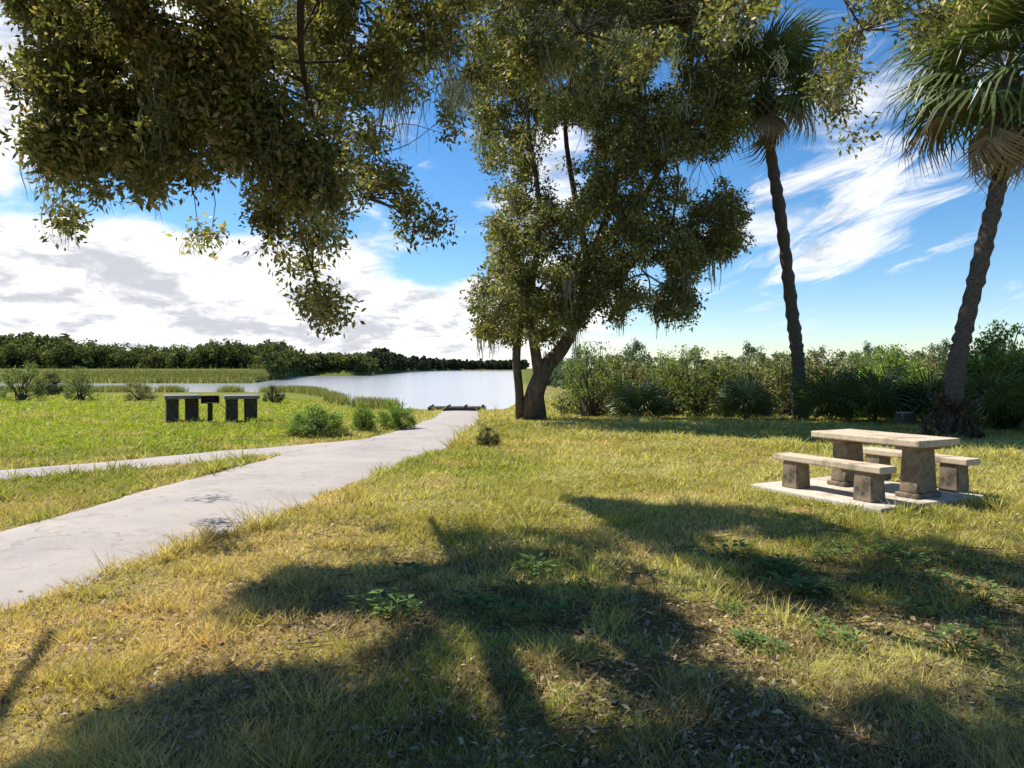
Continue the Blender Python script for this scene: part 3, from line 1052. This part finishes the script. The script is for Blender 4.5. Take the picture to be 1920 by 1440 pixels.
# saw palmettos in front of the hedge: every fan leaf a part
PALM_ORD = ['palmetto between the oak and the thin palm, nearer the oak', 'palmetto left of the thin palm', 'palmetto just right of the thin palm',
            'palmetto left of the tree stump', 'palmetto left of the curved palm', 'palmetto right of the curved palm']
for i, (px, py, s0) in enumerate([(1200, 786, .9), (1400, 788, 1.0), (1555, 790, 1.05), (1640, 792, 1.15), (1735, 792, 1.1), (1862, 806, 1.2)]):
    x_, y_, z_ = at(px, py)
    o = empty('palmetto', (x_, y_, z_), i * 1.1)
    tag(o, 'spiky green fan leaved ' + PALM_ORD[i], 'palmetto', 'palmettos along the hedge')
    for j in range(15):
        f = link('frond', GREEN[(i + j) % 4], o)
        m = Matrix.Rotation(j * 2.4, 4, 'Z') @ Matrix.Rotation(-R(78 - 3.6 * j + random.uniform(-7, 7)), 4, 'Y') @ Matrix.Rotation(random.uniform(-.5, .5), 4, 'X')
        f.rotation_euler = m.to_euler(); k = .78 * s0 * random.uniform(.8, 1.1); f.scale = (k, k, k)

# bushes by the lake and the path
LAKE_B = [
    (590, 816, 'b', .6, .34, 'bright green bush beside the path junction, largest of the three by the water'),
    (682, 810, 'b', .28, .34, 'small green bush, middle one of the three above the path'),
    (742, 804, 'b', .42, .34, 'green bush nearest to the lake end of the path'),
    (512, 755, 'd', .62, .75, 'small dark round bush at the shore right of the dark tables'),
    (95, 742, 'd', 1.0, 1.2, 'dark rounded bush on the far left of the shore'),
    (150, 752, 'g', .8, .9, 'green bush on the shore, right of the far left one'),
    (262, 752, 'o', .8, .7, 'low olive bush on the shore between the left bush and the tables'),
    (40, 752, 'g', 1.1, 1.1, 'green bush cut by the left edge of the picture'),
    (915, 835, 'd', .25, .26, 'small dark bush at the bend where the path meets the lawn'),
]
for px, py, kd, s, s2, lb in LAKE_B:
    x_, y_, z_ = at(px, py)
    shrub('bush', random.choice(SD[kd]), (x_, y_, z_ - .03), s, random.uniform(0, 6), lb, 'bush', None, s2)


# ------------------------------------------------------------------ far shore woods (one mass each)
def woods(name, label, r0, r1, dist, h0, h1, n, leaf, seed, pal, depth=30, z0=.1, per=16):
    r = np.random.default_rng(seed)
    rr = r.uniform(r0, r1, n)
    D = dist(rr) + r.uniform(0, depth, n)
    X = rr * D
    H = h0 + (h1 - h0) * fbm(X / 9.0, D / 9.0, seed=seed, octs=3) * 1.2
    C_ = []
    for i in range(n):
        k = 9
        a = r.uniform(0, 6.28, k); q = r.uniform(0, 3.6, k)
        zc = H[i] * (1 - .5 * (q / 3.6) ** 2) * r.uniform(.15, 1, k)
        C_.append(np.stack([X[i] + q * np.cos(a), D[i] + q * np.sin(a), z0 + zc], -1))
    C_ = np.vstack(C_)
    me = leaf_mesh(name, C_, 1.5, per, leaf, M['woods'], pal, .8, .8, .8, seed)
    tag(link(name, me), label, kind='stuff')


PF = [(.10, .125, .045), (.07, .09, .035), (.15, .16, .07)]
PF2 = [(.05, .06, .04), (.04, .05, .034), (.06, .07, .045)]
woods('far_woods', 'dark green woods along the left far shore', -.75, -.30, lambda r: far_shore(r) + 45, 3.2, 9.0, 520, .62, 51, PF, 26, per=28)
woods('far_woods', 'dark woods along the middle of the far shore', -.34, -.17, lambda r: far_shore(r) + 4, 4, 9.5, 300, .8, 52, PF, 30, per=28)
woods('far_woods', 'thin dark line of woods on the distant shore', -.19, .02, lambda r: far_shore(r) + 4, 5, 12, 420, 2.4, 53, PF2, 60)
woods('far_woods', 'rise of trees at the left edge beyond the lake', -.78, -.60, lambda r: r * 0 + 200, 7, 13, 160, 1.2, 54, PF, 40)


# ------------------------------------------------------------------ concrete picnic set
rzT = math.atan2(AX[1], AX[0])
sl = empty('concrete_pad', (TBL[0] - .1, TBL[1], 0), rzT)
tag(sl, 'pale worn concrete pad under the picnic table', kind='structure')
box_part('slab', sl, (1.95, 1.9, .10), (0, -.06, .005), M['slab'], 0, .02, .0)


def concrete_bench(off, L, label):
    c = TBL + PX * off[1] + AX * off[0]
    o = empty('concrete_bench', (c[0], c[1], .055), rzT)
    tag(o, label, 'bench', 'concrete benches of the picnic table')
    o.scale = (.95, .95, .93)
    box_part('seat', o, (L, .30, .085), (0, 0, .4125), M['concrete'], 0, .014, .01, 3)
    for s in (-1, 1):
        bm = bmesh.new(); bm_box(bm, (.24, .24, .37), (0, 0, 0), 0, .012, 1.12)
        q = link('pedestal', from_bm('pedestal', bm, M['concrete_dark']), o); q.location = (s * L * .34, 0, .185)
    return o


concrete_bench((0, -.78), 1.66, 'concrete bench on the near left side of the picnic table')
concrete_bench((0, .80), 1.66, 'concrete bench on the far side of the picnic table, half hidden by its top')
pt = empty('picnic_table', (TBL[0], TBL[1], .055), rzT)
tag(pt, 'pale weathered concrete picnic table on its pad, right of centre on the lawn', 'picnic table')
pt.scale = (.95, .95, .93)
box_part('tabletop', pt, (1.62, .80, .09), (.12, 0, .715), M['concrete'], 0, .016, .012, 3)
for s in (-1, 1):
    bm = bmesh.new()
    bm_box(bm, (.22, .34, .55), (0, 0, .335), 0, .012, 1.15)
    bm_box(bm, (.26, .56, .062), (0, 0, .641), 0, .012)
    bm_box(bm, (.30, .50, .062), (0, 0, .031), 0, .012)
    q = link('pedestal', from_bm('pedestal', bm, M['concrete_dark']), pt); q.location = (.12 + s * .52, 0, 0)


# ------------------------------------------------------------------ dark tables and a grill by the lake
def small_table(px, py, label):
    x_, y_, z_ = at(px, py)
    o = empty('small_table', (x_, y_, z_), math.atan2(-x_, y_) + .05)
    tag(o, label, 'picnic table', 'dark tables near the lake')
    box_part('tabletop', o, (.98, 1.3, .10), (0, 0, .76), M['grey_top'], 0, .012)
    for s in (-1, 1): box_part('pedestal', o, (.33, .9, .72), (s * .27, 0, .35), M['dark_block'], 0, .012)
    return o


small_table(341, 791, 'squat dark picnic table with grey top, left of the post grill')
small_table(452, 791, 'squat dark picnic table with grey top, right of the post grill')
x_, y_, z_ = at(394, 793)
g = empty('post_grill', (x_, y_, z_), math.atan2(-x_, y_))
tag(g, 'dark metal grill on a single post between the two small tables', 'grill')
t = Tubes(); t.add(np.array([[0, 0, -.1], [0, 0, .3], [0, 0, .58]]), [.075, .07, .07], 12)
link('post', t.mesh('post', M['metal_dark']), g)
bm = bmesh.new()
for sx_, sy_, lx, ly in ((.5, .02, 0, .2), (.02, .38, -.24, 0), (.02, .38, .24, 0), (.46, .38, 0, 0)):
    hgt = .22 if (sx_, sy_) != (.46, .38) else .02
    bm_box(bm, (sx_, sy_, hgt), (lx, ly, .69 if hgt > .1 else .59), 0, .003)
link('firebox', from_bm('firebox', bm, M['metal_dark']), g)
bm = bmesh.new()
for i in range(11): bm_box(bm, (.012, .40, .012), (-.2 + i * .04, -.01, .80), 0, 0)
bm_box(bm, (.46, .014, .014), (0, -.2, .80), 0, 0)
link('cooking_grate', from_bm('cooking_grate', bm, M['metal_dark']), g)

# cut stump behind the table
x_, y_, z_ = at(1697, 797)
st = empty('tree_stump', (x_, y_, z_))
tag(st, 'short tree stump with a pale cut top behind the picnic table', 'stump')
t = Tubes(); t.add(np.array([[0, 0, -.1], [0, 0, .1], [0, 0, .34]]), [.34, .26, .25], 20, .2, 4)
link('bark', t.mesh('bark', M['bark']), st)
bm = bmesh.new(); bmesh.ops.create_cone(bm, cap_ends=True, segments=20, radius1=.235, radius2=.23, depth=.05)
q = link('cut_face', from_bm('cut_face', bm, M['stump']), st); q.location = (0, 0, .335)

# timber landing at the foot of the path
x_, y_, z_ = at(858, 771)
dk = empty('timber_landing', (x_, y_ - .2, WATER))
tag(dk, 'low dark timber landing across the end of the path at the water', 'landing')
for i in range(9):
    box_part('plank', dk, (.34, 1.5, .05), (-1.5 + i * .375, 0, .50), M['timber_dark'], 0, .006)
for sx_ in (-1.5, -.5, .5, 1.5):
    for sy_ in (-.6, .6):
        t = Tubes(); t.add(np.array([[sx_, sy_, -.9], [sx_, sy_, 0], [sx_, sy_, .62]]), [.07, .07, .07], 8)
        link('post', t.mesh('post', M['timber_dark']), dk)
for sy_ in (-.76, .76): box_part('beam', dk, (3.3, .08, .30), (0, sy_, .34), M['timber_dark'], 0, .006)


# ------------------------------------------------------------------ grass blades, litter, weeds
def grass():
    r = np.random.default_rng(99)
    N = 1450000
    # distance density falls with the square root so near turf is densest
    d = 2.0 + (60 - 2.0) * r.random(N) ** 2.5
    th = r.uniform(-.92, .92, N)
    X = th * (d + .8); Y = d
    keep = ~on_path(X, Y) & ~on_slab(X, Y)
    thin = sstep(vnoise(X * 2.2, Y * 2.2, seed=14), .1, .5)
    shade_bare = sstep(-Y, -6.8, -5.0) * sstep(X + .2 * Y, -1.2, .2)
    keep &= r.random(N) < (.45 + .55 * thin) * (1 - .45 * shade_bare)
    keep &= (r.random(N) < .64) & (Y < shore(X) - .5)
    X, Y = X[keep], Y[keep]; N = len(X)
    Z = ground_z(X, Y)
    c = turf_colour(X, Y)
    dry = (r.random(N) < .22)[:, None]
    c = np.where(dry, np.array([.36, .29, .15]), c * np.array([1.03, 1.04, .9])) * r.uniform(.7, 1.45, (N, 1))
    H = r.uniform(.018, .05, N) * (1 + .7 * sstep(vnoise(X * 1.1, Y * 1.1, seed=15), .5, .8)) * (1 + .018 * np.minimum(Y, 25))
    # ragged longer grass where nobody mows
    rim = on_path(X + .16, Y) | on_path(X - .16, Y)
    H *= 1 + .7 * rim
    H *= 1 + 1.2 * (vnoise(X * 3.5, Y * 3.5, seed=19) > .74)
    W = .0032 * (.7 + .6 * r.random(N)) * np.maximum(1, Y / 3.2)
    a = r.uniform(0, 6.283, N)
    s = np.stack([np.cos(a), np.sin(a), a * 0], -1) * W[:, None]
    ln = np.stack([r.normal(size=N) * .75, r.normal(size=N) * .75, np.ones(N)], -1) * H[:, None]
    P = np.stack([X, Y, Z - .004], -1)
    v = np.stack([P - s, P + s, P + ln], 1).reshape(-1, 3)
    me = np_mesh('grass', v, np.arange(N * 3).reshape(-1, 3), M['grass'], c)
    print('grass', N)
    return me


tag(link('grass', grass()), 'short dry yellow green lawn grass', 'grass', kind='stuff')


def litter():
    r = np.random.default_rng(55)
    N = 110000
    d = 1.9 + 11 * r.random(N) ** 1.5
    X = r.uniform(-.9, .9, N) * d; Y = d
    dn = sstep(fbm(X * 1.1, Y * 1.1, seed=61), .36, .62) * (.25 + .75 * sstep(-Y, -7.5, -5.2)) * (.3 + .7 * sstep(X + .25 * Y, -1.2, .3))
    keep = (r.random(N) < dn * .8) & (~on_path(X, Y) | (r.random(N) < .12)) & ~on_slab(X, Y)
    X, Y = X[keep], Y[keep]; N = len(X)
    P = np.stack([X, Y, ground_z(X, Y) + r.uniform(.006, .032, N)], -1)
    a = r.uniform(0, 6.283, N)
    dv = np.stack([np.cos(a), np.sin(a), r.normal(size=N) * .3], -1)
    sv = np.stack([-np.sin(a), np.cos(a), r.normal(size=N) * .35], -1)
    L = r.uniform(.010, .029, (N, 1)); W = L * r.uniform(.25, .5, (N, 1))
    up = np.array([0, 0, 1.0]) * W * .5
    v = np.stack([P - dv * L, P + sv * W + up, P + dv * L, P - sv * W + up], 1).reshape(-1, 3)
    pal = np.array([(.24, .14, .07), (.36, .24, .13), (.14, .08, .04), (.48, .37, .24), (.19, .13, .075)])
    return np_mesh('fallen_leaves', v, np.arange(N * 4).reshape(-1, 4), M['litter'], pal[r.integers(0, 5, N)] * r.uniform(.7, 1.2, (N, 1)))


tag(link('fallen_leaves', litter()), 'dry brown fallen leaves scattered over the shaded foreground', 'leaves', kind='stuff')


def twigs():
    r = np.random.default_rng(5)
    t = Tubes()
    for i in range(420):
        d = 2.2 + 5 * r.random(); x_ = r.uniform(-.3, .8) * d
        if on_path(np.array([x_]), np.array([d]))[0]: continue
        a = r.uniform(0, 6.28); L = r.uniform(.05, .22)
        p = np.array([x_, d, float(ground_z(x_, d)) + .022])
        u = np.array([math.cos(a), math.sin(a), r.normal() * .08]) * L
        v_ = np.array([-u[1], u[0], 0]) * r.normal() * .12
        t.add(np.array([p - u, p + v_, p + u]), [.004, .0025], 4)
    return t.mesh('fallen_twigs', M['twig'])


tag(link('fallen_twigs', twigs()), 'thin fallen twigs lying in the shaded grass', 'twigs', kind='stuff')


def weed_mesh(seed):
    r = np.random.default_rng(seed)
    V = []; T = []
    for i in range(46):
        a = r.uniform(0, 6.28); q = r.uniform(.02, .17); h = r.uniform(.03, .13) * (1 - q * 2.2) + .02
        b = np.array([math.cos(a) * q, math.sin(a) * q, h])
        u = np.array([math.cos(a), math.sin(a), r.uniform(-.2, .5)]) * r.uniform(.03, .06)
        s = np.array([-math.sin(a), math.cos(a), 0]) * r.uniform(.012, .024)
        k = np.array([0, 0, .008])
        V += [b - u * .4, b + s + k + u * .2, b + u, b - s + k + u * .2]
        T.append(np.array([.13, .22, .06]) * r.uniform(.6, 1.5))
    V = np.array(V)
    leaves = np_mesh('leaves', V, np.arange(len(V)).reshape(-1, 4), M['leaf'], np.array(T))
    t = Tubes()
    for i in range(9):
        a = r.uniform(0, 6.28); q = r.uniform(.05, .15)
        t.add(np.array([[0, 0, -.02], [math.cos(a) * q * .5, math.sin(a) * q * .5, .05], [math.cos(a) * q, math.sin(a) * q, .09]]), [.004, .002], 4)
    return leaves, t.mesh('stalks', M['leaf_stalk'])


m_, k_, b_ = principled('green_stalk', .6, .3); b_.inputs['Base Color'].default_value = (.07, .12, .035, 1)
M['leaf_stalk'] = m_
WD = [weed_mesh(i) for i in range(4)]
for i in range(40):
    if i < 20: px, py = random.gauss(1560, 100), random.gauss(1105, 42)
    elif i < 27: px, py = random.gauss(900, 160), random.gauss(1160, 70)
    else: px, py = random.uniform(700, 1850), random.uniform(1000, 1330)
    d = CAMH * F / (py - HY); x_ = (px - CX) / F * d
    if not (2 < d < 8): continue
    o = empty('weed', (x_, d, float(ground_z(x_, d))), random.uniform(0, 6))
    s = random.uniform(.55, 1.15); o.scale = (s, s, s)
    tag(o, 'small leafy green weed ' + ('in the patch toward the right, in front of the picnic table' if px > 1250 else 'in the shade at the centre of the foreground'), 'weed', 'weeds in the foreground shade')
    lv, stk = random.choice(WD)
    link('leaves', lv, o); link('stalks', stk, o)


def reeds():
    r = np.random.default_rng(71)
    N = 46000
    X = r.uniform(-62, -1.0, N); S = shore(X)
    dn = sstep(fbm(X * .35, X * 0, seed=72, octs=3), .40, .58)
    keep = (r.random(N) < dn) & ~((X > -6.5) & (X < -1.6)); X = X[keep]; S = S[keep]
    Y = S + r.normal(size=len(X)) * 1.1 - .8
    # far bank
    n2 = 40000
    q = r.uniform(-.72, -.30, n2); D = far_shore(q) + r.normal(size=n2) * 2 - 1
    X = np.r_[X, q * D]; Y = np.r_[Y, D]
    n = len(X)
    Z = np.maximum(ground_z(X, Y), WATER - .05)
    far = Y > 110
    H = r.uniform(.35, .95, n) * np.where(far, 1.5, 1)
    W = r.uniform(.012, .024, n) * np.where(far, 5, 2.0)
    a = r.uniform(0, 6.283, n)
    sv = np.stack([np.cos(a), np.sin(a), a * 0], -1) * W[:, None]
    ln = np.stack([r.normal(size=n) * .22, r.normal(size=n) * .22, np.ones(n)], -1) * H[:, None]
    P = np.stack([X, Y, Z - .02], -1)
    v = np.stack([P - sv, P + sv, P + ln], 1).reshape(-1, 3)
    pal = np.array([(.16, .19, .05), (.24, .22, .09), (.11, .14, .04), (.33, .28, .14)])
    return np_mesh('reeds', v, np.arange(n * 3).reshape(-1, 3), M['grass'], pal[r.integers(0, 4, n)] * r.uniform(.7, 1.2, (n, 1)))


tag(link('reeds', reeds()), 'ragged reeds and rank grass along the lake edge', 'reeds', kind='stuff')
